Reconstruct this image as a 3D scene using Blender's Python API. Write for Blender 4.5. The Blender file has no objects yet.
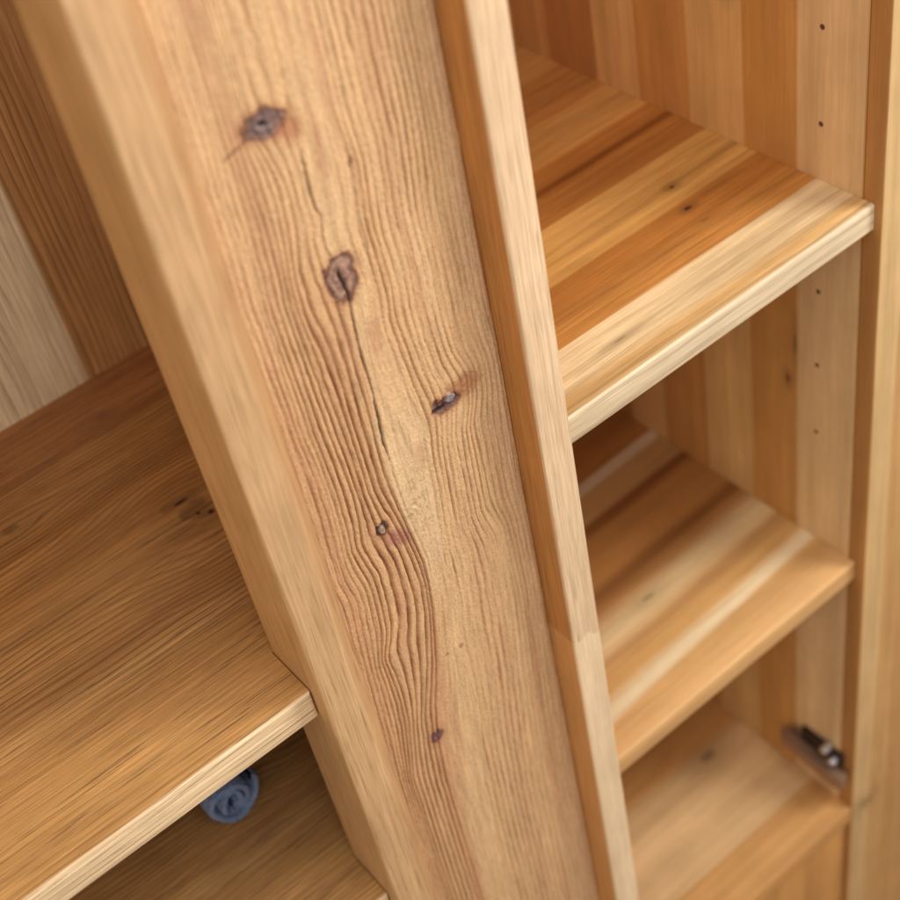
import bpy, bmesh, math, random
import numpy as np
from mathutils import Vector, Matrix

sc = bpy.context.scene
S = 0.45                                  # metres per layout unit
def W(x, z, y):                           # layout (right, down, into cabinet) -> world
    return Vector((x * S, y * S, -z * S))

# ---------------------------------------------------------------- camera
R = [[0.76835462, 0.16221885, -0.61912537],
     [-0.52612672, 0.71092212, -0.46666950],
     [0.36444733, 0.68430607, 0.63158796]]
cam = bpy.data.cameras.new('camera')
co = bpy.data.objects.new('camera', cam)
sc.collection.objects.link(co)
rx = Vector((R[0][0], R[0][2], -R[0][1]))
dn = Vector((R[1][0], R[1][2], -R[1][1]))
fw = Vector((R[2][0], R[2][2], -R[2][1]))
M = Matrix((rx, -dn, -fw)).transposed().to_4x4()
co.matrix_world = M
cam.sensor_width = 36.0
cam.lens = 1445.22 / 900 * 36
cam.clip_start = 0.02
cam.clip_end = 60
cam.dof.use_dof = True
cam.dof.focus_distance = 1.70 * S
cam.dof.aperture_fstop = 6.2
cam.dof.aperture_blades = 0
sc.camera = co

# ---------------------------------------------------------------- light
sc.render.engine = 'CYCLES'
sc.view_settings.view_transform = 'Standard'
sc.view_settings.look = 'None'
sc.view_settings.exposure = -0.06
sc.view_settings.gamma = 1
wd = bpy.data.worlds.new('World')
sc.world = wd
wd.use_nodes = True
wd.node_tree.nodes['Background'].inputs[0].default_value = (1.0, 0.965, 0.92, 1)
wd.node_tree.nodes['Background'].inputs[1].default_value = 0.78

def area(name, pos, target, sx, sy, power, col):
    l = bpy.data.lights.new(name, 'AREA')
    l.shape = 'RECTANGLE'; l.size = sx; l.size_y = sy
    l.energy = power; l.color = col
    o = bpy.data.objects.new(name, l)
    sc.collection.objects.link(o)
    p = W(*pos); t = W(*target)
    o.location = p
    o.rotation_euler = (t - p).to_track_quat('-Z', 'Y').to_euler()
    return o
area('window_light', (2.6, -0.9, -0.6), (0.5, 1.2, 1.05), 0.45, 0.7, 15, (1.0, 0.965, 0.92))
area('soft_light', (0.4, -1.6, -0.6), (0.9, 1.7, 1.4), 1.0, 0.8, 9, (1.0, 0.97, 0.94))  # added fill without a visible source, brightens the right-hand compartment

# ---------------------------------------------------------------- helpers
def srgb(r, g, b):
    f = lambda c: (c / 255 / 12.92) if c / 255 <= 0.04045 else ((c / 255 + 0.055) / 1.055) ** 2.4
    return (f(r), f(g), f(b), 1)

class NT:
    def __init__(s, name):
        s.m = bpy.data.materials.new(name); s.m.use_nodes = True
        s.t = s.m.node_tree; s.n = s.t.nodes; s.l = s.t.links
        s.bsdf = s.n['Principled BSDF']
    def put(s, sock, v):
        if hasattr(v, 'default_value') or hasattr(v, 'is_output'): s.l.new(v, sock)
        else: sock.default_value = v
    def math(s, op, a, b=None, c=None, clamp=False):
        n = s.n.new('ShaderNodeMath'); n.operation = op; n.use_clamp = clamp
        s.put(n.inputs[0], a)
        if b is not None: s.put(n.inputs[1], b)
        if c is not None: s.put(n.inputs[2], c)
        return n.outputs[0]
    def vec(s, x, y, z):
        n = s.n.new('ShaderNodeCombineXYZ')
        s.put(n.inputs[0], x); s.put(n.inputs[1], y); s.put(n.inputs[2], z)
        return n.outputs[0]
    def noise(s, v, scale=1, detail=3, rough=0.55, dist=0):
        n = s.n.new('ShaderNodeTexNoise')
        s.put(n.inputs['Vector'], v); n.inputs['Scale'].default_value = scale
        n.inputs['Detail'].default_value = detail; n.inputs['Roughness'].default_value = rough
        n.inputs['Distortion'].default_value = dist
        return n.outputs['Fac']
    def rng(s, v, a, b, c=0.0, d=1.0, smooth=False):
        n = s.n.new('ShaderNodeMapRange')
        if smooth: n.interpolation_type = 'SMOOTHSTEP'
        s.put(n.inputs[0], v)
        for i, q in enumerate((a, b, c, d)): s.put(n.inputs[i + 1], q)
        return n.outputs[0]
    def ramp(s, v, stops, interp='LINEAR'):
        n = s.n.new('ShaderNodeValToRGB'); s.put(n.inputs[0], v)
        e = n.color_ramp.elements; n.color_ramp.interpolation = interp
        while len(e) > 1: e.remove(e[-1])
        e[0].position = stops[0][0]; e[0].color = stops[0][1]
        for p, c in stops[1:]:
            q = e.new(p); q.color = c
        return n.outputs[0]
    def mix(s, f, a, b, blend='MIX'):
        n = s.n.new('ShaderNodeMix'); n.data_type = 'RGBA'; n.blend_type = blend
        s.put(n.inputs[0], f); s.put(n.inputs[6], a); s.put(n.inputs[7], b)
        return n.outputs[2]
    def bump(s, h, strength, dist, prev=None):
        n = s.n.new('ShaderNodeBump'); n.inputs['Strength'].default_value = strength
        n.inputs['Distance'].default_value = dist; s.put(n.inputs['Height'], h)
        if prev is not None: s.l.new(prev, n.inputs['Normal'])
        return n.outputs[0]

def boards(lst, crisp=0.0012):
    """[(edge, colour) ...]: colour holds from this edge to the next one."""
    out = []
    for i, it in enumerate(lst):
        e, c = it[0], it[1]
        w = it[2] if len(it) > 2 else crisp
        if i: out.append((e - w / 2, lst[i - 1][1]))
        out.append((e + (w / 2 if i else 0), c))
    return out

def wood(name, along, axis, blist, seed=0.0, ring=(60, 0.25), fibre=0.25, pore=0.3, streak=0.22,
         knots=(), rough=0.42, warp=0.004, bump=0.25, tone=1.0, joint=None, skew=0.0, fs=1.0, red=0.0):
    """solid, procedural wood.  pos = (x, z, y) in layout units, along / axis = index of the grain / board axis"""
    k = NT(name)
    at = k.n.new('ShaderNodeAttribute'); at.attribute_name = 'pos'
    sp = k.n.new('ShaderNodeSeparateXYZ'); k.l.new(at.outputs['Vector'], sp.inputs[0])
    c = [sp.outputs[i] for i in range(3)]
    L = c[along]
    ac = [c[i] for i in range(3) if i != along]
    Ls = k.math('ADD', L, seed)
    def V(sa, sl):
        return k.vec(k.math('MULTIPLY', ac[0], sa), k.math('MULTIPLY', Ls, sl), k.math('MULTIPLY', ac[1], sa))
    # knots bend the grain
    kf = None; push = None
    for (ka, kl, ra, rl, dark) in knots:
        dx = k.math('DIVIDE', k.math('SUBTRACT', c[axis if axis != along else 0], ka), ra)
        dl = k.math('DIVIDE', k.math('SUBTRACT', L, kl), rl)
        wob = k.math('MULTIPLY', k.math('SUBTRACT', k.noise(V(60, 40), 1, 3), 0.5), 1.1)
        d2 = k.math('ADD', k.math('MULTIPLY', dx, dx), k.math('MULTIPLY', dl, dl))
        d = k.math('ADD', k.math('SQRT', d2), wob)
        core = k.math('MULTIPLY', k.rng(d, 0.45, 1.0, 1, 0, True), dark)
        halo = k.math('MULTIPLY', k.rng(d, 0.8, 3.2, 1, 0, True), dark * 0.35)
        v = k.math('MAXIMUM', core, halo)
        kf = v if kf is None else k.math('MAXIMUM', kf, v)
        g = k.math('MULTIPLY', k.math('EXPONENT', k.math('MULTIPLY', d2, -0.09)), k.math('MULTIPLY', dx, ra * 0.75))
        push = g if push is None else k.math('ADD', push, g)
    w1 = k.math('MULTIPLY', k.math('SUBTRACT', k.noise(V(7, 0.9), 1, 3), 0.5), 2.0)
    # board colours
    bx = k.math('ADD', c[axis], k.math('MULTIPLY', w1, warp))
    if skew: bx = k.math('ADD', bx, k.math('MULTIPLY', k.math('SUBTRACT', L, 1.03), skew))
    lo = min(b[0] for b in blist) - 0.01; hi = max(b[0] for b in blist) + 0.01
    st = [((p - lo) / (hi - lo), q) for p, q in boards(blist)]
    st[0] = (0.0, st[0][1])
    col = k.ramp(k.rng(bx, lo, hi), st)
    if joint is not None:
        jz, jc, amp = joint
        jn = k.math('MULTIPLY', k.math('SINE', k.math('MULTIPLY', c[0], 150)), amp)
        jf = k.rng(k.math('ADD', L, jn), jz - 0.001, jz + 0.001)
        col = k.mix(jf, col, jc)
        Ls2 = jf
    # growth rings
    rc = k.math('ADD', k.math('ADD', ac[0], ac[1]), k.math('MULTIPLY', w1, 0.035))
    if push is not None: rc = k.math('SUBTRACT', rc, push)
    ph = k.math('MULTIPLY', rc, ring[0])
    saw = k.math('FRACT', k.math('ADD', ph, k.noise(V(30, 3), 1, 2)))
    rv = k.math('POWER', saw, 4.0)
    rmask = k.rng(k.noise(V(5, 0.7), 1.3, 2), 0.35, 0.68, 0.15, 1.0, True)
    rv = k.math('MULTIPLY', rv, k.math('MULTIPLY', rmask, ring[1]))
    # broad streaks, fibres, pores
    stn = k.rng(k.noise(V(26, 1.1), 1, 4, 0.6), 0.3, 0.7, -1, 1)
    fb = k.rng(k.noise(V(470 * fs, 9), 1, 3, 0.65), 0.28, 0.72, -1, 1)
    fb2 = k.rng(k.noise(V(150 * fs, 2.6), 1, 5, 0.72), 0.25, 0.75, -1, 1)
    blot = k.rng(k.noise(V(14, 9), 1, 4, 0.6), 0.3, 0.7, -1, 1)
    po = k.math('MULTIPLY', k.rng(k.noise(V(560 * fs, 11), 1, 2, 0.5), 0.59, 0.66, 0, 1),
                k.rng(k.noise(V(60, 3), 1, 2), 0.42, 0.58, 0.2, 1))
    val = k.math('MULTIPLY', stn, streak)
    val = k.math('ADD', val, k.math('MULTIPLY', fb, fibre * 0.62))
    val = k.math('ADD', val, k.math('MULTIPLY', fb2, fibre * 0.45))
    val = k.math('ADD', val, k.math('MULTIPLY', blot, 0.07))
    val = k.math('SUBTRACT', val, rv)
    val = k.math('SUBTRACT', val, k.math('MULTIPLY', po, pore))
    f = k.math('MULTIPLY', k.math('EXPONENT', val), tone)
    rgbv = k.vec(k.math('POWER', f, 0.9), f, k.math('POWER', f, 1.12))
    col = k.mix(1.0, col, rgbv, 'MULTIPLY')
    if kf is not None:
        kc = k.mix(k.noise(V(150, 120), 1, 3), srgb(38, 20, 14), srgb(96, 58, 38))
        col = k.mix(kf, col, kc)
    k.l.new(col, k.bsdf.inputs['Base Color'])
    h = k.math('SUBTRACT', k.math('ADD', k.math('MULTIPLY', fb, 0.35), k.math('MULTIPLY', fb2, 0.4)), k.math('ADD', k.math('MULTIPLY', po, 1.2), rv))
    k.l.new(k.bump(h, bump, 0.0006), k.bsdf.inputs['Normal'])
    rr = k.rng(fb2, -1, 1, rough - 0.05, rough + 0.10)
    k.l.new(rr, k.bsdf.inputs['Roughness'])
    k.bsdf.inputs['Specular IOR Level'].default_value = 0.42
    return k.m

def link(name, me, mat, parent=None):
    o = bpy.data.objects.new(name, me)
    sc.collection.objects.link(o)
    if mat is not None: me.materials.append(mat)
    if parent is not None:
        o.parent = parent
        o.matrix_parent_inverse = Matrix.Translation(-parent.location)
    return o

def finish(bm, name, mat, parent, smooth=True):
    me = bpy.data.meshes.new(name)
    bmesh.ops.recalc_face_normals(bm, faces=bm.faces[:])
    bm.to_mesh(me); bm.free()
    n = len(me.vertices)
    co_ = np.empty(n * 3, dtype=np.float32); me.vertices.foreach_get('co', co_)
    co_ = co_.reshape(-1, 3)
    pos = np.stack([co_[:, 0] / S, -co_[:, 2] / S, co_[:, 1] / S], 1).astype(np.float32)
    a = me.attributes.new('pos', 'FLOAT_VECTOR', 'POINT')
    a.data.foreach_set('vector', pos.ravel())
    if smooth:
        me.shade_smooth() if hasattr(me, 'shade_smooth') else None
        try: me.set_sharp_from_angle(angle=math.radians(32))
        except Exception: pass
    return link(name, me, mat, parent)

def prism(poly, lo, hi, plane):
    """extrude a 2-D polygon; plane 'xy' extrudes along z(down), 'yz' along x, 'xz' along y"""
    bm = bmesh.new()
    def P(a, b, t):
        if plane == 'xy': return W(a, t, b)
        if plane == 'zy': return W(t, a, b)
        return W(a, b, t)
    v0 = [bm.verts.new(P(a, b, lo)) for a, b in poly]
    v1 = [bm.verts.new(P(a, b, hi)) for a, b in poly]
    n = len(poly)
    bm.faces.new(v0); bm.faces.new(v1[::-1])
    for i in range(n):
        bm.faces.new((v0[i], v1[i], v1[(i + 1) % n], v0[(i + 1) % n]))
    bmesh.ops.recalc_face_normals(bm, faces=bm.faces[:])
    return bm

def box(x0, x1, z0, z1, y0, y1, bev=0.003, seg=3):
    bm = prism([(x0, y0), (x1, y0), (x1, y1), (x0, y1)], z0, z1, 'xy')
    if bev:
        bmesh.ops.bevel(bm, geom=bm.edges[:], offset=bev * S, segments=seg, profile=0.5, affect='EDGES')
    return bm

# ---------------------------------------------------------------- setting
def plain(name, col, rough=0.7, metal=0.0):
    k = NT(name)
    tc = k.n.new('ShaderNodeTexCoord')
    nz = k.noise(tc.outputs['Object'], 9, 4)
    c2 = tuple(x * 0.75 for x in col[:3]) + (1,)
    k.l.new(k.mix(nz, col, c2), k.bsdf.inputs['Base Color'])
    k.bsdf.inputs['Roughness'].default_value = rough
    k.bsdf.inputs['Metallic'].default_value = metal
    return k.m
bm = box(-5, 6, 3.452, 3.55, -5, 6, 0)
o = finish(bm, 'floor', plain('floor_board', srgb(150, 120, 92)), None, False)
o['kind'] = 'structure'

# ---------------------------------------------------------------- the cabinet
cab = bpy.data.objects.new('wooden_cabinet', None)
cab.location = W(0.5, 3.45, 1.375)
sc.collection.objects.link(cab)
cab['label'] = 'open oiled oak cabinet with knotty brushed pine panel between two shelf compartments'
cab['category'] = 'cabinet'

PALE = srgb(212, 180, 136); TAN = srgb(205, 165, 115); GOLD = srgb(196, 142, 82)
ORANGE = srgb(184, 116, 52); BROWN = srgb(158, 92, 40); DARK = srgb(122, 66, 28)

Z0, Z1 = -0.30, 3.45
# oak post at the left of the pine panel, outer corner eased, inner edge dropping to the panel
m_post = wood('oak_post', 1, 0, [(0.33, srgb(210, 164, 108)), (0.3412, srgb(206, 164, 118), 0.003), (0.386, srgb(194, 149, 103), 0.006), (0.41, srgb(190, 145, 100))],
              3.1, (90, 0.14), 0.36, 0.42, 0.08, warp=0.0, rough=0.5, bump=0.35)
poly = [(0.3393 + 0.0045 * (1 - math.sin(t)), 1.0 + 0.0045 * (1 - math.cos(t))) for t in [math.radians(a) for a in (90, 67, 45, 22, 0)]]
poly += [(0.380, 1.0), (0.3835, 1.0006), (0.387, 1.0022), (0.396, 1.0085), (0.4005, 1.0118), (0.4025, 1.0150), (0.4025, 1.1065), (0.3393, 1.1065)]
finish(prism(poly, Z0, Z1, 'xy'), 'corner_post', m_post, cab)

# divider whose front edge stands proud of the panel
m_div = wood('oak_divider', 1, 2, [(0.98, srgb(226, 193, 154)), (1.0045, srgb(188, 128, 66), 0.002), (1.2, srgb(186, 126, 68)), (1.5, srgb(180, 120, 64))],  # side face browner than front edge: its shade partly painted into the colour
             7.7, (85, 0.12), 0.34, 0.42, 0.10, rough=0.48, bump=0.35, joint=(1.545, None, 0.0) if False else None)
m_div2 = wood('pale_divider', 1, 2, [(0.98, srgb(236, 206, 166)), (1.0045, srgb(204, 146, 84), 0.002), (1.2, srgb(190, 126, 66))],  # browner side again carries part of its shade in the tint
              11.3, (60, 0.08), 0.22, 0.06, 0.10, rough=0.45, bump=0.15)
# finger joint line across the front edge: curved teeth
xs = np.linspace(0.6984, 0.744, 15)
def joint_z(x): return 1.549 - 0.010 * math.sin((x - 0.6984) / 0.0456 * math.pi * 1.0 + 0.4) - 0.0035 * math.cos((x - 0.6984) / 0.0456 * 12)
def divider(top):
    # front edge with the curved joint, then the body
    bm = bmesh.new()
    r = 0.0035
    prof = [(0.6984, 1.749), (0.6984, 1.0 + r), (0.6984 + r * 0.3, 1.0 + r * 0.3), (0.6984 + r, 1.0)]
    prof += [(x, 1.0) for x in xs[2:-2]]
    prof += [(0.744 - r, 1.0), (0.744 - r * 0.3, 1.0 + r * 0.3), (0.744, 1.0 + r), (0.744, 1.749)]
    za = [Z0 if top else joint_z(p[0]) for p in prof]
    zb = [joint_z(p[0]) for p in prof] if top else [Z1] * len(prof)
    a = [bm.verts.new(W(p[0], z, p[1])) for p, z in zip(prof, za)]
    b = [bm.verts.new(W(p[0], z, p[1])) for p, z in zip(prof, zb)]
    n = len(prof)
    for i in range(n): bm.faces.new((a[i], b[i], b[(i + 1) % n], a[(i + 1) % n]))
    bm.faces.new(a if top else a[::-1]) if top else None
    if not top: bm.faces.new(b)
    return bm
finish(divider(True), 'divider', m_div, cab)
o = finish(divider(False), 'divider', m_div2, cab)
o['label'] = 'paler lower length of the divider below its finger joint'

# side panels, back, top, floor
m_side = wood('side_boards', 1, 2, [(1.0, srgb(184, 132, 76)), (1.0345, srgb(230, 194, 140)), (1.1465, srgb(208, 154, 86)), (1.243, srgb(228, 186, 122)),
                                    (1.35, srgb(210, 156, 90)), (1.456, srgb(226, 184, 122)), (1.55, srgb(190, 138, 82)), (1.66, srgb(204, 158, 102))],
              5.2, (55, 0.12), 0.14, 0.05, 0.16, knots=((1.165, 1.57, 0.006, 0.012, 0.7), (1.15, 1.49, 0.004, 0.03, 0.6), (1.27, 0.93, 0.008, 0.014, 0.6)), rough=0.5, bump=0.12)
finish(box(1.3024, 1.348, Z0, Z1, 1.0335, 1.749, 0.001, 1), 'side_panel', m_side, cab)
m_stile = wood('golden_stile', 1, 0, [(1.29, srgb(188, 134, 74)), (1.3045, srgb(214, 176, 122), 0.001), (1.352, srgb(205, 158, 100)), (1.40, srgb(200, 150, 92))],
               9.4, (40, 0.14), 0.12, 0.05, 0.2, knots=((1.345, 2.66, 0.03, 0.02, 0.5),), rough=0.5, bump=0.12)
finish(box(1.3024, 1.62, Z0, Z1, 1.0, 1.033, 0.0025), 'stile', m_stile, cab)
finish(box(-0.40, -0.355, Z0, Z1, 1.0, 1.749, 0.003), 'side_panel', m_side, cab)
m_back = wood('back_boards', 1, 0, [(-0.4, srgb(186, 138, 84)), (0.10, srgb(160, 114, 66)), (0.24, srgb(236, 212, 172)), (0.4268, srgb(190, 140, 86)),
                                    (0.60, srgb(176, 122, 68)), (0.745, srgb(204, 152, 90)), (0.96, srgb(214, 170, 110)), (1.14, srgb(200, 148, 88))],
              1.7, (84, 1.4), 0.40, 0.20, 0.14, rough=0.55, bump=0.4, warp=0.001, fs=0.8)
finish(box(-0.355, 0.6975, Z0, 3.2, 1.7495, 1.775, 0), 'back_panel', m_back, cab, False)
finish(box(0.745, 1.348, Z0, 3.2, 1.7495, 1.775, 0), 'back_panel', m_back, cab, False)

# right-hand shelves
def shelf_bm(x0, x1, z, th, y0, y1, r=0.004):
    poly = []
    for (cy, cz, a0) in ((y0 + r, z + r, 180), (y0 + r, z + th - r, 90)):
        pass
    pts = [(z, y1), (z, y0 + r)]
    for a in (30, 60): pts.append((z + r - r * math.cos(math.radians(a)), y0 + r - r * math.sin(math.radians(a))))
    pts.append((z + r, y0)); pts.append((z + th - r, y0))
    for a in (60, 30): pts.append((z + th - r + r * math.cos(math.radians(a)), y0 + r - r * math.sin(math.radians(a))))
    pts += [(z + th, y0 + r), (z + th, y1)]
    return prism(pts, x0, x1, 'zy')

m_up = wood('upper_shelf_boards', 0, 2,
            [(1.0, srgb(232, 208, 172)), (1.0165, srgb(206, 168, 114), 0.001), (1.026, srgb(198, 156, 100), 0.012), (1.044, srgb(218, 188, 142), 0.016), (1.113, srgb(186, 126, 62)),
             (1.165, srgb(174, 112, 50), 0.03), (1.219, srgb(200, 148, 80)), (1.27, srgb(204, 152, 84), 0.02), (1.322, srgb(178, 116, 54)), (1.385, srgb(134, 76, 30), 0.012),
             (1.40, srgb(174, 112, 52), 0.012), (1.441, srgb(196, 142, 78)), (1.53, srgb(178, 120, 62)), (1.64, srgb(192, 138, 76))],
            2.3, (44, 0.36), 0.34, 0.25, 0.24, warp=0.009, knots=((1.2542, 1.167, 0.0045, 0.007, 1.0), (1.2015, 1.1448, 0.0045, 0.009, 1.0), (1.072, 0.892, 0.003, 0.018, 0.55), (1.165, 1.14, 0.004, 0.012, 0.4)),
            rough=0.42, bump=0.14)
finish(shelf_bm(0.7446, 1.3020, 1.1703, 0.0435, 1.0135, 1.749), 'shelf', m_up, cab)
m_lo = wood('lower_shelf_boards', 0, 2,
            [(1.0, srgb(210, 162, 106)), (1.05, srgb(200, 152, 94), 0.03), (1.088, srgb(224, 198, 156), 0.012), (1.118, srgb(196, 148, 88), 0.022), (1.16, srgb(186, 138, 84), 0.02), (1.19, srgb(214, 182, 132), 0.03),
             (1.235, srgb(172, 120, 66), 0.03), (1.262, srgb(134, 84, 40), 0.02), (1.29, srgb(172, 116, 60), 0.02), (1.385, srgb(132, 80, 38), 0.02), (1.412, srgb(190, 142, 88), 0.014),
             (1.472, srgb(216, 186, 150), 0.01), (1.497, srgb(170, 112, 56), 0.008), (1.60, srgb(180, 126, 68))],
            6.6, (30, 0.12), 0.14, 0.05, 0.2, knots=((1.2146, 1.0146, 0.008, 0.02, 0.45),), rough=0.46, bump=0.1, warp=0.022, skew=-0.05)
finish(shelf_bm(0.7446, 1.3020, 1.8965, 0.044, 1.0195, 1.749), 'shelf', m_lo, cab)
m_fl = wood('cabinet_floor_boards', 0, 2,
            [(1.0, srgb(200, 146, 84)), (1.10, srgb(222, 180, 126)), (1.24, srgb(220, 178, 124), 0.02), (1.31, srgb(196, 140, 78), 0.02), (1.5, srgb(184, 128, 68))],
            4.4, (30, 0.12), 0.14, 0.05, 0.2, knots=((1.29, 1.19, 0.015, 0.03, 0.6),), rough=0.5, bump=0.1)
finish(shelf_bm(0.7446, 1.3020, 2.6355, 0.05, 1.002, 1.749), 'cabinet_floor', m_fl, cab)
finish(shelf_bm(-0.3545, 0.6980, 2.6355, 0.05, 1.12, 1.749), 'cabinet_floor', m_fl, cab)
finish(box(0.7446, 1.3020, 2.688, 3.44, 1.012, 1.05, 0.002), 'plinth', m_stile, cab)
finish(box(-0.40, 1.62, Z0 - 0.05, Z0 - 0.001, 0.99, 1.776, 0.003), 'cabinet_top', m_fl, cab)

# left-hand shelves, notched round the corner post
def notched(z, th, y0, y1, mat, name='shelf'):
    r = 0.005
    poly = [(-0.3545, y0), (0.3380, y0), (0.3380, 1.1085), (0.6975, 1.1085), (0.6975, y1), (-0.3545, y1)]
    bm = prism(poly, z, z + th, 'xy')
    fe = [e for e in bm.edges if all(abs(v.co.y - y0 * S) < 1e-5 for v in e.verts)]
    bmesh.ops.bevel(bm, geom=fe, offset=r * S, segments=4, profile=0.5, affect='EDGES')
    return finish(bm, name, mat, cab)
m_left = wood('left_shelf_boards', 0, 2,
              [(1.0, srgb(236, 204, 160)), (1.0285, srgb(196, 146, 86), 0.002), (1.12, srgb(190, 140, 82), 0.03), (1.2, srgb(196, 148, 90), 0.02), (1.235, srgb(184, 134, 80), 0.02),
               (1.285, srgb(192, 142, 84), 0.02), (1.40, srgb(184, 132, 74), 0.04), (1.49, srgb(172, 120, 64), 0.02), (1.516, srgb(184, 134, 76)), (1.622, srgb(172, 118, 68)), (1.70, srgb(164, 110, 62), 0.03)],
              8.8, (104, 0.95), 0.45, 0.75, 0.16, knots=((1.385, 0.400, 0.030, 0.035, 0.55), (1.368, 0.412, 0.006, 0.006, 1.0), (1.378, 0.398, 0.005, 0.005, 1.0), (1.415, 0.392, 0.005, 0.016, 1.0), (1.66, 0.40, 0.010, 0.02, 0.35), (1.55, 0.20, 0.010, 0.02, 0.5)),
              rough=0.40, bump=0.5)
notched(1.317, 0.047, 1.0245, 1.749, m_left)
notched(1.785, 0.047, 1.0245, 1.749, m_left)

# ---------------------------------------------------------------- brushed pine panel
GUIDES = {
'a':[(0.6109,0.4327),(0.6873,0.4293),(0.7497,0.4299),(0.8171,0.4257),(0.8510,0.4281),(0.8956,0.4289),(0.9525,0.4305),(0.9946,0.4296),(1.0403,0.4334),(1.1060,0.4338),(1.1599,0.4315),(1.2197,0.4310),(1.2583,0.4382),(1.3116,0.4334),(1.3667,0.4299),(1.4838,0.4243),(1.6137,0.4178)],
'c':[(0.6273,0.4649),(0.6985,0.4651),(0.7472,0.4646),(0.7958,0.4637),(0.8400,0.4600),(0.9046,0.4620),(0.9734,0.4640),(1.0364,0.4664),(1.1020,0.4693),(1.1446,0.4679),(1.1859,0.4629),(1.2415,0.4750),(1.2978,0.4746),(1.3382,0.4709),(1.3832,0.4538),(1.4165,0.4567),(1.4671,0.4592),(1.5160,0.4559),(1.6332,0.4355)],
'd':[(0.6504,0.4801),(0.6877,0.4928),(0.7247,0.4965),(0.7637,0.4932),(0.8086,0.4848),(0.8595,0.4848),(0.9087,0.4922),(0.9567,0.4946),(1.0130,0.4954),(1.0591,0.4970),(1.1237,0.4973),(1.1513,0.5032),(1.1830,0.5115),(1.2230,0.5183),(1.2622,0.5227),(1.3107,0.5256),(1.3567,0.5215),(1.4141,0.5103),(1.4447,0.5035),(1.4870,0.4924),(1.5290,0.4797),(1.5902,0.4728),(1.6686,0.4677)],
'e':[(0.6581,0.5251),(0.7111,0.5223),(0.7380,0.5204),(0.7695,0.5234),(0.7973,0.5205),(0.8394,0.5274),(0.8693,0.5307),(0.9391,0.5279),(0.9841,0.5284),(1.0289,0.5280),(1.0651,0.5259),(1.1265,0.5280),(1.1869,0.5312),(1.2744,0.5415),(1.3626,0.5346),(1.4530,0.5231),(1.5240,0.5078),(1.5918,0.4966),(1.6940,0.4908)],
'f':[(0.6779,0.5638),(0.7286,0.5691),(0.8034,0.5617),(0.8340,0.5639),(0.8884,0.5656),(0.9281,0.5610),(0.9793,0.5674),(1.0299,0.5735),(1.0780,0.5796),(1.1537,0.5744),(1.2145,0.5701),(1.2844,0.5643),(1.3667,0.5612),(1.4460,0.5512),(1.5132,0.5527),(1.5867,0.5502),(1.6613,0.5427),(1.7485,0.5405)],
'g':[(0.7195,0.6454),(0.7624,0.6430),(0.8240,0.6381),(0.8870,0.6400),(0.9523,0.6396),(0.9641,0.6385),(1.0144,0.6436),(1.0489,0.6555),(1.0895,0.6504),(1.1230,0.6377),(1.1826,0.6366),(1.2597,0.6358),(1.3102,0.6491),(1.3804,0.6514),(1.4465,0.6518),(1.5464,0.6452),(1.6979,0.6345),(1.8428,0.6263)]}

rng_ = np.random.default_rng(11)
TAB = rng_.random((512, 512)).astype(np.float32)
def vn(x, y):                                   # smooth value noise, 0..1
    xi = np.floor(x).astype(np.int64); yi = np.floor(y).astype(np.int64)
    fx = (x - xi); fy = (y - yi)
    fx = fx * fx * (3 - 2 * fx); fy = fy * fy * (3 - 2 * fy)
    a = TAB[xi % 512, yi % 512]; b = TAB[(xi + 1) % 512, yi % 512]
    c = TAB[xi % 512, (yi + 1) % 512]; d = TAB[(xi + 1) % 512, (yi + 1) % 512]
    return (a * (1 - fx) + b * fx) * (1 - fy) + (c * (1 - fx) + d * fx) * fy
def fbm(x, y, o=4, g=0.55):
    s = 0; a = 1; t = 0
    for i in range(o):
        s = s + a * vn(x * 2 ** i + 17.3 * i, y * 2 ** i + 5.1 * i); t += a; a *= g
    return s / t
def sstep(a, b, v):
    t = np.clip((v - a) / (b - a), 0, 1); return t * t * (3 - 2 * t)

PX0, PX1, PZ0, PZ1 = 0.396, 0.6968, 0.28, 2.40
step = 0.00088
nx = int((PX1 - PX0) / step); nz = int((PZ1 - PZ0) / step)
gx = np.linspace(PX0, PX1, nx); gz = np.linspace(PZ0, PZ1, nz)
X, Z = np.meshgrid(gx, gz)                      # [nz, nx]
order = ['a', 'c', 'd', 'e', 'f', 'g']
val = {'a': 0.0, 'c': 5.0, 'd': 9.0, 'e': 12.0, 'f': 15.0, 'g': 24.0}
cols = [np.full(nz, 0.380)]; vals = [-6.5]
def smooth1(v, n=25):
    k_ = np.hanning(n); k_ /= k_.sum()
    return np.convolve(np.pad(v, n // 2, mode='edge'), k_, mode='valid')[:len(v)]
for g in order:
    p = np.array(GUIDES[g])
    cols.append(smooth1(np.interp(gz, p[:, 0], p[:, 1]), 41)); vals.append(val[g])
cols.append(np.full(nz, 0.6985)); vals.append(31.0)
cols = np.array(cols); vals = np.array(vals)
PHI = np.empty_like(X)
for j in range(nz):
    PHI[j] = np.interp(gx, cols[:, j], vals)
# round off the kinks across the guides
kk = np.hanning(23); kk /= kk.sum()
PHI = np.apply_along_axis(lambda r: np.convolve(np.pad(r, 11, mode='reflect', reflect_type='odd'), kk, mode='valid'), 1, PHI)
PHI0 = PHI.copy()
PHI = PHI + (fbm(PHI0 * 0.4, Z * 3.6, 3) - 0.5) * (0.9 - 0.55 * sstep(1.1, 1.3, Z)) + (fbm(X * 140, Z * 70, 3) - 0.5) * 0.20

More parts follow.
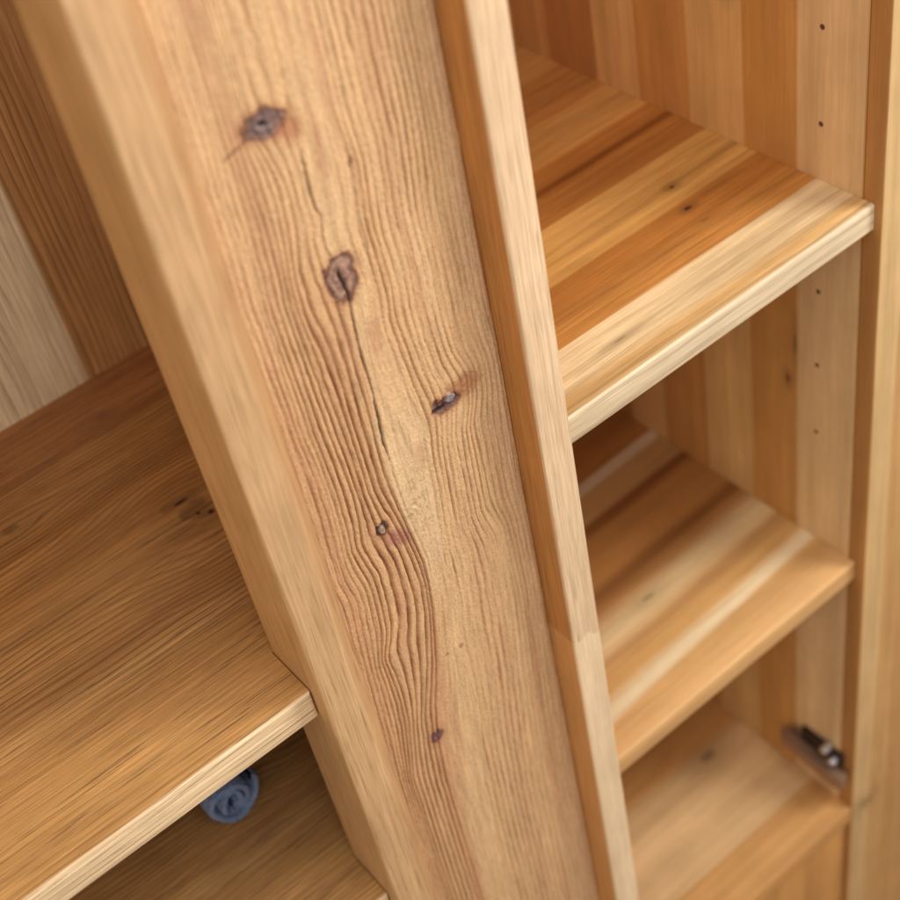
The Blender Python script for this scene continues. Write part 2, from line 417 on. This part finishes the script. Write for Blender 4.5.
def ell(cx, cz, ax, az, rot=0.0):
    c_, s_ = math.cos(rot), math.sin(rot)
    dx, dz = X - cx, Z - cz
    u = (c_ * dx + s_ * dz) / ax; v = (-s_ * dx + c_ * dz) / az
    return u, v, np.sqrt(u * u + v * v)

fr = np.mod(PHI, 1.0)
gd = np.minimum(fr, 1 - fr)                     # distance to groove centre
wid = 0.085 + 0.10 * fbm(PHI0 * 0.9 + 9, Z * 5 + 3, 2)
groove = np.exp(-(gd / wid) ** 2)
sawp = fr                                       # brushed early wood, soft ramp
left = 1 - sstep(10.5, 12.3, PHI0)
right = sstep(14.3, 16.2, PHI0)
zl = 0.45 + 0.55 * sstep(0.72, 1.0, Z) * (1 - 0.35 * sstep(1.55, 1.8, Z))
rough_line = 0.45 + 0.9 * fbm(PHI0 * 1.3 + 31, Z * 26 + 7, 3)
amp = left * zl * (0.45 + 0.55 * sstep(0.5, 4.5, PHI0)) * 1.0 + right * (0.80 - 0.30 * sstep(1.05, 1.45, Z)) * (1 - 0.55 * sstep(25, 29, PHI0))
mid = (1 - left) * (1 - right)
amp = amp + mid * (0.10 + 0.35 * (1 - sstep(0.80, 0.95, Z)))
patchy = sstep(0.25, 0.62, fbm(PHI0 * 0.35 + 4, Z * 4.5 + 2, 3))
amp = amp * (0.40 + 0.60 * patchy * (1 - left) + 0.60 * left) * rough_line
fib = fbm(PHI0 * 9 + X * 60, Z * 38, 4, 0.7) - 0.5
fib2 = fbm(PHI0 * 4.2, Z * 14 + 50, 3, 0.6) - 0.5
grit = vn(X * 1100, Z * 520) - 0.5

UN = 1.0
H = -groove * amp * 0.0040 + (sstep(0.0, 1.0, 1 - abs(2 * fr - 1)) * amp) * 0.0008 + fib * 0.0016 + fib2 * 0.0008 + grit * 0.00055
H += (fbm(X * 14, Z * 3.5 + 3, 2) - 0.5) * 0.002
# colours, linear albedo
def C(r, g, b): return np.array(srgb(r, g, b)[:3])
base = np.empty(X.shape + (3,))
t0 = fbm(PHI0 * 0.42 + 2, Z * 2.3, 4)[..., None]
base[:] = C(211, 167, 120) * (1 - t0) + C(223, 185, 139) * t0
def blend(m, c, k=1.0):
    global base
    m = (np.clip(m, 0, 1) * k)[..., None]
    base = base * (1 - m) + c * m
blend(left * sstep(0.55, 1.1, Z), C(208, 162, 118), 0.65)
blend(sstep(0.52, 0.75, fbm(PHI0 * 0.6 + 8, Z * 3.2 + 9, 4)), C(196, 146, 108), 0.55)
blend(mid * sstep(0.98, 1.12, Z) * (1 - sstep(1.25, 1.35, Z)), C(222, 188, 146), 0.75)
blend(sstep(26.5, 29.5, PHI0) * (1 - sstep(1.2, 1.7, Z) * 0.5), C(204, 168, 130), 0.5)
blend(sstep(22.3, 23, PHI0) * (1 - sstep(24, 24.8, PHI0)), C(226, 184, 134), 0.4)
blend(np.exp(-((PHI0 - 10.8) / 1.1) ** 2) * sstep(1.25, 1.4, Z), C(194, 140, 100), 0.55)
blend(np.exp(-((PHI0 - 20.5) / 2.5) ** 2) * sstep(1.1, 1.3, Z), C(204, 158, 118), 0.5)
base *= (1 + 0.40 * fib2 + 0.62 * fib + 0.30 * grit)[..., None]
gcol = C(146, 90, 52); gdeep = C(112, 58, 30)
blend(groove * np.clip(amp, 0, 1.1), gcol, 0.85)
blend(groove ** 2 * sstep(0.75, 1.1, amp) * sstep(0.4, 0.7, fbm(PHI0 * 2, Z * 11, 3)), gdeep, 0.75)
blend(sstep(0.55, 1.0, fr) * (1 - groove) * np.clip(amp, 0, 1), C(196, 146, 100), 0.42)

wobx = (fbm(X * 90, Z * 90, 4, 0.6) - 0.5)
PURP = C(140, 108, 98); GREY = C(122, 110, 112); RUST = C(158, 88, 54); BLK = C(34, 20, 18); HALO = C(178, 120, 86)
def knot(cx, cz, ax, az, rot, core, ccol, halo, depth, ringn=2.2, hk=0.7):
    u, v, d = ell(cx, cz, ax, az, rot)
    d = d + wobx * 0.9
    blend(1 - sstep(1.0, halo, d), HALO, hk)
    rings = 0.5 + 0.5 * np.cos(d * 6.28 * ringn)
    blend((1 - sstep(0.85, 1.15, d)), ccol, 0.82)
    blend((1 - sstep(1.0, 1.3, d)) * rings, C(96, 60, 50), 0.58)
    blend(np.exp(-((d - 1.02) / 0.13) ** 2), C(92, 52, 40), 0.62)
    blend(1 - sstep(core * 0.7, core * 1.2, d), BLK, 0.8)
    global H
    H += -(1 - sstep(0.6, 1.25, d)) * depth * 0.4 - (1 - sstep(core * 0.6, core * 1.3, d)) * depth
    H += (1 - sstep(0.9, 1.5, d)) * wobx * 0.0025
    return d
# oval knot with a long drying crack
knot(0.5285, 0.840, 0.0170, 0.0250, 0.1, 0.05, C(168, 134, 118), 1.7, 0.0012, 2.2, 0.6)
# dark open knot, tail to the left, reddish halo up to the right
u, v, d = ell(0.6335, 1.060, 0.036, 0.018, -0.10)
blend(1 - sstep(0.4, 1.2, d + wobx * 0.8), C(180, 122, 84), 0.75)
blend((0.5 + 0.5 * np.cos(d * 15 + wobx * 16)) * (1 - sstep(0.7, 1.3, d)), C(146, 92, 60), 0.4)
knot(0.6130, 1.0690, 0.0200, 0.0105, 0.12, 0.30, C(92, 66, 66), 1.7, 0.0060, 1.6)
u, v, d = ell(0.6030, 1.0715, 0.0130, 0.0036, 0.1); d = d + wobx * 0.9
blend(1 - sstep(0.7, 1.1, d), BLK, 0.95); H -= (1 - sstep(0.6, 1.2, d)) * 0.006
u, v, d = ell(0.6185, 1.0635, 0.0062, 0.0062, 0.7); d = np.maximum(abs(u), abs(v)) + wobx * 0.5
blend(1 - sstep(0.8, 1.05, d), C(150, 146, 150), 0.9); H += (1 - sstep(0.8, 1.1, d)) * 0.004
# small ringed knot
u, v, d = ell(0.5130, 1.2080, 0.026, 0.012, 0.75)
blend(1 - sstep(0.4, 1.3, d + wobx), C(170, 112, 96), 0.75)
knot(0.4941, 1.1825, 0.0076, 0.0095, 0.0, 0.0, C(176, 150, 132), 1.9, 0.0, 1.2)
u, v, d = ell(0.4941, 1.1825, 0.0060, 0.0080, 0.0)
ring_ = np.exp(-((d + wobx * 0.3 - 1.0) / 0.22) ** 2) * (0.45 + 0.55 * sstep(-0.2, 0.6, -(u + v)))
blend(ring_, BLK, 0.95); H -= ring_ * 0.004
# purple blob low down, and the knot that runs out of the top
knot(0.4877, 1.5849, 0.0090, 0.0110, 0.3, 0.25, C(126, 92, 104), 2.6, 0.0016, 1.4, 0.5)
knot(0.4940, 0.6470, 0.0200, 0.0125, 0.15, 0.22, GREY, 2.0, 0.0028, 1.6)
u, v, d = ell(0.5180, 0.6640, 0.017, 0.016, 0.3)
blend(1 - sstep(0.3, 1.3, d + wobx), C(176, 114, 80), 0.65)
for (cx, cz, ax, az, ro, kq) in ((0.455, 0.659, 0.014, 0.0028, -0.35, 0.5), (0.5693, 0.7276, 0.0035, 0.008, 0.3, 0.6), (0.5560, 1.455, 0.004, 0.006, 0, 0.55),
                                 (0.5330, 1.452, 0.004, 0.003, 0, 0.5), (0.5340, 1.1930, 0.004, 0.006, 0, 0.4), (0.5420, 1.178, 0.003, 0.004, 0, 0.4)):
    u, v, d = ell(cx, cz, ax, az, ro)
    blend(1 - sstep(0.4, 1.3, d + wobx), C(120, 78, 52), kq); H -= (1 - sstep(0.5, 1.2, d)) * 0.0010
# reddish heart streaks above and beside the crack
for (cx, cz, ax, az, ro, kq) in ((0.541, 0.690, 0.006, 0.055, 0.02, 0.6), (0.5485, 0.93, 0.009, 0.035, 0.05, 0.45), (0.5660, 1.120, 0.008, 0.030, 0.0, 0.5), (0.515, 0.905, 0.006, 0.04, -0.1, 0.4),
                                 (0.54, 0.56, 0.006, 0.06, 0.0, 0.4)):
    u, v, d = ell(cx, cz, ax, az, ro)
    blend(1 - sstep(0.3, 1.2, d + wobx * 1.2), C(186, 130, 98), kq)
# speckled open patch by the ringed knot
u, v, d = ell(0.5480, 1.165, 0.026, 0.070, 0.0)
blend(1 - sstep(0.3, 1.3, d + wobx * 0.8), C(228, 196, 152), 0.45)
sp_ = (1 - sstep(0.4, 1.1, d + wobx)) * sstep(0.52, 0.68, vn(X * 420, Z * 300))
blend(sp_, C(168, 136, 92), 0.5)
# drying crack from the oval knot, and the older one above it
def crack(pts, w0, depth, k_=0.95):
    global H
    p = np.array(pts)
    cx = smooth1(np.interp(gz, p[:, 0], p[:, 1]), 15)[:, None] + (fbm(Z * 60, Z * 0 + 3, 3)[:, :1] - 0.5) * 0.004
    w = np.interp(gz, p[:, 0], p[:, 2], left=0, right=0)[:, None] * w0
    w = w * (0.5 + 1.0 * fbm(Z * 70 + 11, Z * 0 + 1, 2))
    a_ = np.exp(-((X - cx) / np.maximum(w, 1e-5)) ** 2) * (w > 2e-5)
    blend(a_, BLK, k_); H -= a_ * depth
crack([(0.828, 0.5270, 0.0), (0.838, 0.5275, 2.2), (0.850, 0.530, 1.6), (0.869, 0.5307, 0.8), (0.939, 0.5279, 0.9), (0.984, 0.5284, 0.9), (1.029, 0.5280, 1.3), (1.055, 0.5265, 1.7), (1.072, 0.5262, 0.9), (1.10, 0.527, 0.0)], 0.00095, 0.005)
crack([(0.60, 0.523, 0), (0.69, 0.5215, 0.5), (0.715, 0.5212, 1.6), (0.735, 0.5204, 1.2), (0.765, 0.5230, 0.5), (0.80, 0.521, 0.3), (0.822, 0.5235, 0)], 0.0012, 0.003, 0.6)
crack([(0.70, 0.569, 0), (0.73, 0.569, 0.8), (0.77, 0.565, 0.5), (0.85, 0.5645, 0.5), (0.95, 0.562, 0)], 0.0010, 0.0012, 0.35)
u, v, d = ell(0.5285, 0.8425, 0.0125, 0.0014, 0.15)
blend(1 - sstep(0.5, 1.1, d), C(86, 62, 60), 0.6)
# eased right margin of the board and left margin
H -= sstep(0.690, 0.6968, X) * 0.0030
base = np.clip(base, 0.004, 0.9)

YP = 1.0485
Yg = YP - H
verts = np.stack([X * S, Yg * S, -Z * S], -1).reshape(-1, 3).astype(np.float32)
idx = np.arange(nx * nz).reshape(nz, nx)
quads = np.stack([idx[:-1, :-1], idx[1:, :-1], idx[1:, 1:], idx[:-1, 1:]], -1).reshape(-1, 4)
# edges wrapped back to give the board its thickness
def wrap(line_idx, flip):
    global verts, quads
    n0 = len(verts); v2 = verts[line_idx].copy(); v2[:, 1] = (YP + 0.045) * S
    verts = np.concatenate([verts, v2]); a_ = line_idx; b_ = n0 + np.arange(len(line_idx))
    q = np.stack([a_[:-1], b_[:-1], b_[1:], a_[1:]], -1)
    if flip: q = q[:, ::-1]
    quads = np.concatenate([quads, q]); return b_
bR = wrap(idx[:, -1], True); bL = wrap(idx[:, 0], False)
wrap(idx[0, :], True); wrap(idx[-1, :], False)
quads = np.concatenate([quads, np.array([[bL[0], bR[0], bR[-1], bL[-1]]])])
me = bpy.data.meshes.new('pine_panel')
me.vertices.add(len(verts)); me.vertices.foreach_set('co', verts.ravel())
me.loops.add(quads.size); me.loops.foreach_set('vertex_index', quads.ravel().astype(np.int32))
me.polygons.add(len(quads)); me.polygons.foreach_set('loop_start', np.arange(0, quads.size, 4, dtype=np.int32))
me.update(calc_edges=True)
me.shade_smooth()
ca = me.attributes.new('grain_colour', 'FLOAT_COLOR', 'POINT')
cc = np.ones((len(verts), 4), dtype=np.float32)
cc[:nx * nz, :3] = base.reshape(-1, 3); cc[nx * nz:, :3] = C(180, 130, 84)
ca.data.foreach_set('color', cc.ravel())
k = NT('brushed_pine')
at = k.n.new('ShaderNodeAttribute'); at.attribute_name = 'grain_colour'
tc = k.n.new('ShaderNodeTexCoord'); mp = k.n.new('ShaderNodeMapping')
mp.inputs['Scale'].default_value = (3000, 1200, 260)
k.l.new(tc.outputs['Object'], mp.inputs[0])
nf = k.noise(mp.outputs[0], 1, 3, 0.6)
ff = k.rng(nf, 0.3, 0.7, 0.93, 1.07)
k.l.new(k.mix(1.0, at.outputs['Color'], k.vec(ff, ff, ff), 'MULTIPLY'), k.bsdf.inputs['Base Color'])
k.l.new(k.bump(nf, 0.25, 0.0004), k.bsdf.inputs['Normal'])
k.bsdf.inputs['Roughness'].default_value = 0.47
k.bsdf.inputs['Specular IOR Level'].default_value = 0.40
o = link('pine_panel', me, k.m, cab)
o['label'] = 'brushed pine panel with raised grain, dark knots and a drying crack'

# ---------------------------------------------------------------- shelf pin sockets in the right-hand side panel
m_hole = plain('dark_socket', srgb(104, 78, 58), 0.6)
m_brass = plain('socket_metal', srgb(128, 108, 100), 0.35, 0.8)
def socket_bm(z, y, r0, r1, h):
    bm = bmesh.new(); n = 20; rings = []
    x = 1.3024
    for (r, dx) in ((r1, 0.0002), (r1 * 0.96, -h), (r0, -h), (r0 * 0.95, -h * 0.2), (0.0001, -h * 0.15)):
        rings.append([bm.verts.new(W(x + dx, z + r * math.sin(t * 2 * math.pi / n), y + r * math.cos(t * 2 * math.pi / n))) for t in range(n)])
    for a, b in zip(rings, rings[1:]):
        for i in range(n): bm.faces.new((a[i], a[(i + 1) % n], b[(i + 1) % n], b[i]))
    return bm
for z in (0.6585, 0.800, 0.9415, 1.0827, 1.3653, 1.5079, 1.6487):
    finish(socket_bm(z, 1.1063, 0.0032, 0.0040, 0.0004), 'pin_socket', m_hole, cab)

# ---------------------------------------------------------------- hinge low on the right-hand side panel
m_metal = plain('nickel', srgb(225, 222, 228), 0.25, 0.9)
m_arm = plain('bronzed_metal', srgb(170, 138, 112), 0.4, 0.5)
hg = bpy.data.objects.new('hinge', None); hg.location = W(1.30, 2.53, 1.08)
sc.collection.objects.link(hg); hg.parent = cab; hg.matrix_parent_inverse = Matrix.Translation(-cab.location)
def hfin(bm, name, mat):
    o = finish(bm, name, mat, None); o.parent = hg
    o.matrix_parent_inverse = Matrix.Translation(-hg.location); return o
hfin(box(1.2955, 1.3022, 2.490, 2.560, 1.035, 1.150, 0.002), 'mounting_plate', m_arm)
bm = prism([(1.2945, 1.008), (1.2945, 1.165), (1.286, 1.172), (1.274, 1.160), (1.2705, 1.06), (1.268, 1.025), (1.272, 1.008)], 2.510, 2.546, 'xy')
bmesh.ops.bevel(bm, geom=bm.edges[:], offset=0.0022 * S, segments=2, affect='EDGES')
hfin(bm, 'hinge_arm', m_arm)
def cyl(cx, cz, cy, r, h, n=20):
    bm = bmesh.new()
    bmesh.ops.create_cone(bm, cap_ends=True, segments=n, radius1=r * S, radius2=r * S * 0.86, depth=h * S)
    bmesh.ops.bevel(bm, geom=[e for e in bm.edges if len(e.link_faces) == 2 and any(len(f.verts) > 4 for f in e.link_faces)], offset=r * S * 0.15, segments=2, affect='EDGES')
    bmesh.ops.rotate(bm, verts=bm.verts, matrix=Matrix.Rotation(math.radians(-90), 3, 'Y'))
    bmesh.ops.translate(bm, verts=bm.verts, vec=W(cx, cz, cy))
    return bm
for (cz, cy) in ((2.470, 1.058), (2.492, 1.040)):
    hfin(cyl(1.289, cz, cy, 0.0105, 0.02), 'screw', m_metal)
hfin(box(1.292, 1.3022, 2.468, 2.506, 1.022, 1.125, 0.004), 'hinge_clip', plain('dark_metal', srgb(70, 58, 52), 0.4, 0.7))

# ---------------------------------------------------------------- rolled blue towel on the lower left shelf
def towel():
    cx, cz, r = 0.254, 1.738, 0.046
    bm = bmesh.new()
    turns = 2.6; n = 260; th = r / (turns + 0.6)
    pts_o, pts_i = [], []
    for i in range(n + 1):
        t = i / n * turns * 2 * math.pi
        rad = r - th * t / (2 * math.pi)
        wb = 1 + 0.05 * math.sin(t * 1.7) + 0.035 * math.sin(t * 3.3 + 1) + 0.02 * math.sin(t * 7.1)
        a = -0.6 + t
        for lst, q in ((pts_o, rad * wb), (pts_i, max(rad * wb - th * 0.66, 0.001))):
            zz = cz + q * math.sin(a)
            zz = min(zz, 1.7835)
            lst.append((cx + q * math.cos(a) * 1.02, zz))
    y0, y1 = 1.27, 1.66
    rows = []
    for (lst, yo) in ((pts_i, y1), (pts_i, y0 + 0.006), (None, y0), (pts_o, y0 + 0.006), (pts_o, y1)):
        if lst is None:
            lst2 = [((a[0] + b[0]) / 2, (a[1] + b[1]) / 2) for a, b in zip(pts_o, pts_i)]
        else: lst2 = lst
        rows.append([bm.verts.new(W(p[0], p[1], yo + 0.004 * math.sin(i * 0.11))) for i, p in enumerate(lst2)])
    for a, b in zip(rows, rows[1:] + rows[:1]):
        for i in range(n): bm.faces.new((a[i], a[i + 1], b[i + 1], b[i]))
    return bm
kt = NT('blue_terry')
tc = kt.n.new('ShaderNodeTexCoord')
nz1 = kt.noise(tc.outputs['Object'], 420, 3)
nz2 = kt.noise(tc.outputs['Object'], 60, 3)
kt.l.new(kt.mix(nz2, srgb(112, 134, 172), srgb(152, 166, 194)), kt.bsdf.inputs['Base Color'])
kt.l.new(kt.bump(nz1, 1.0, 0.004), kt.bsdf.inputs['Normal'])
kt.bsdf.inputs['Roughness'].default_value = 0.95
tb = towel()
bmesh.ops.translate(tb, verts=tb.verts, vec=-W(0.254, 1.784, 1.48))
met = bpy.data.meshes.new('rolled_towel'); bmesh.ops.recalc_face_normals(tb, faces=tb.faces[:]); tb.to_mesh(met); tb.free(); met.shade_smooth()
o = link('rolled_towel', met, kt.m)
o.location = W(0.254, 1.784, 1.48)
o['label'] = 'grey blue rolled cloth in the shade under the left shelf'
o['category'] = 'towel'
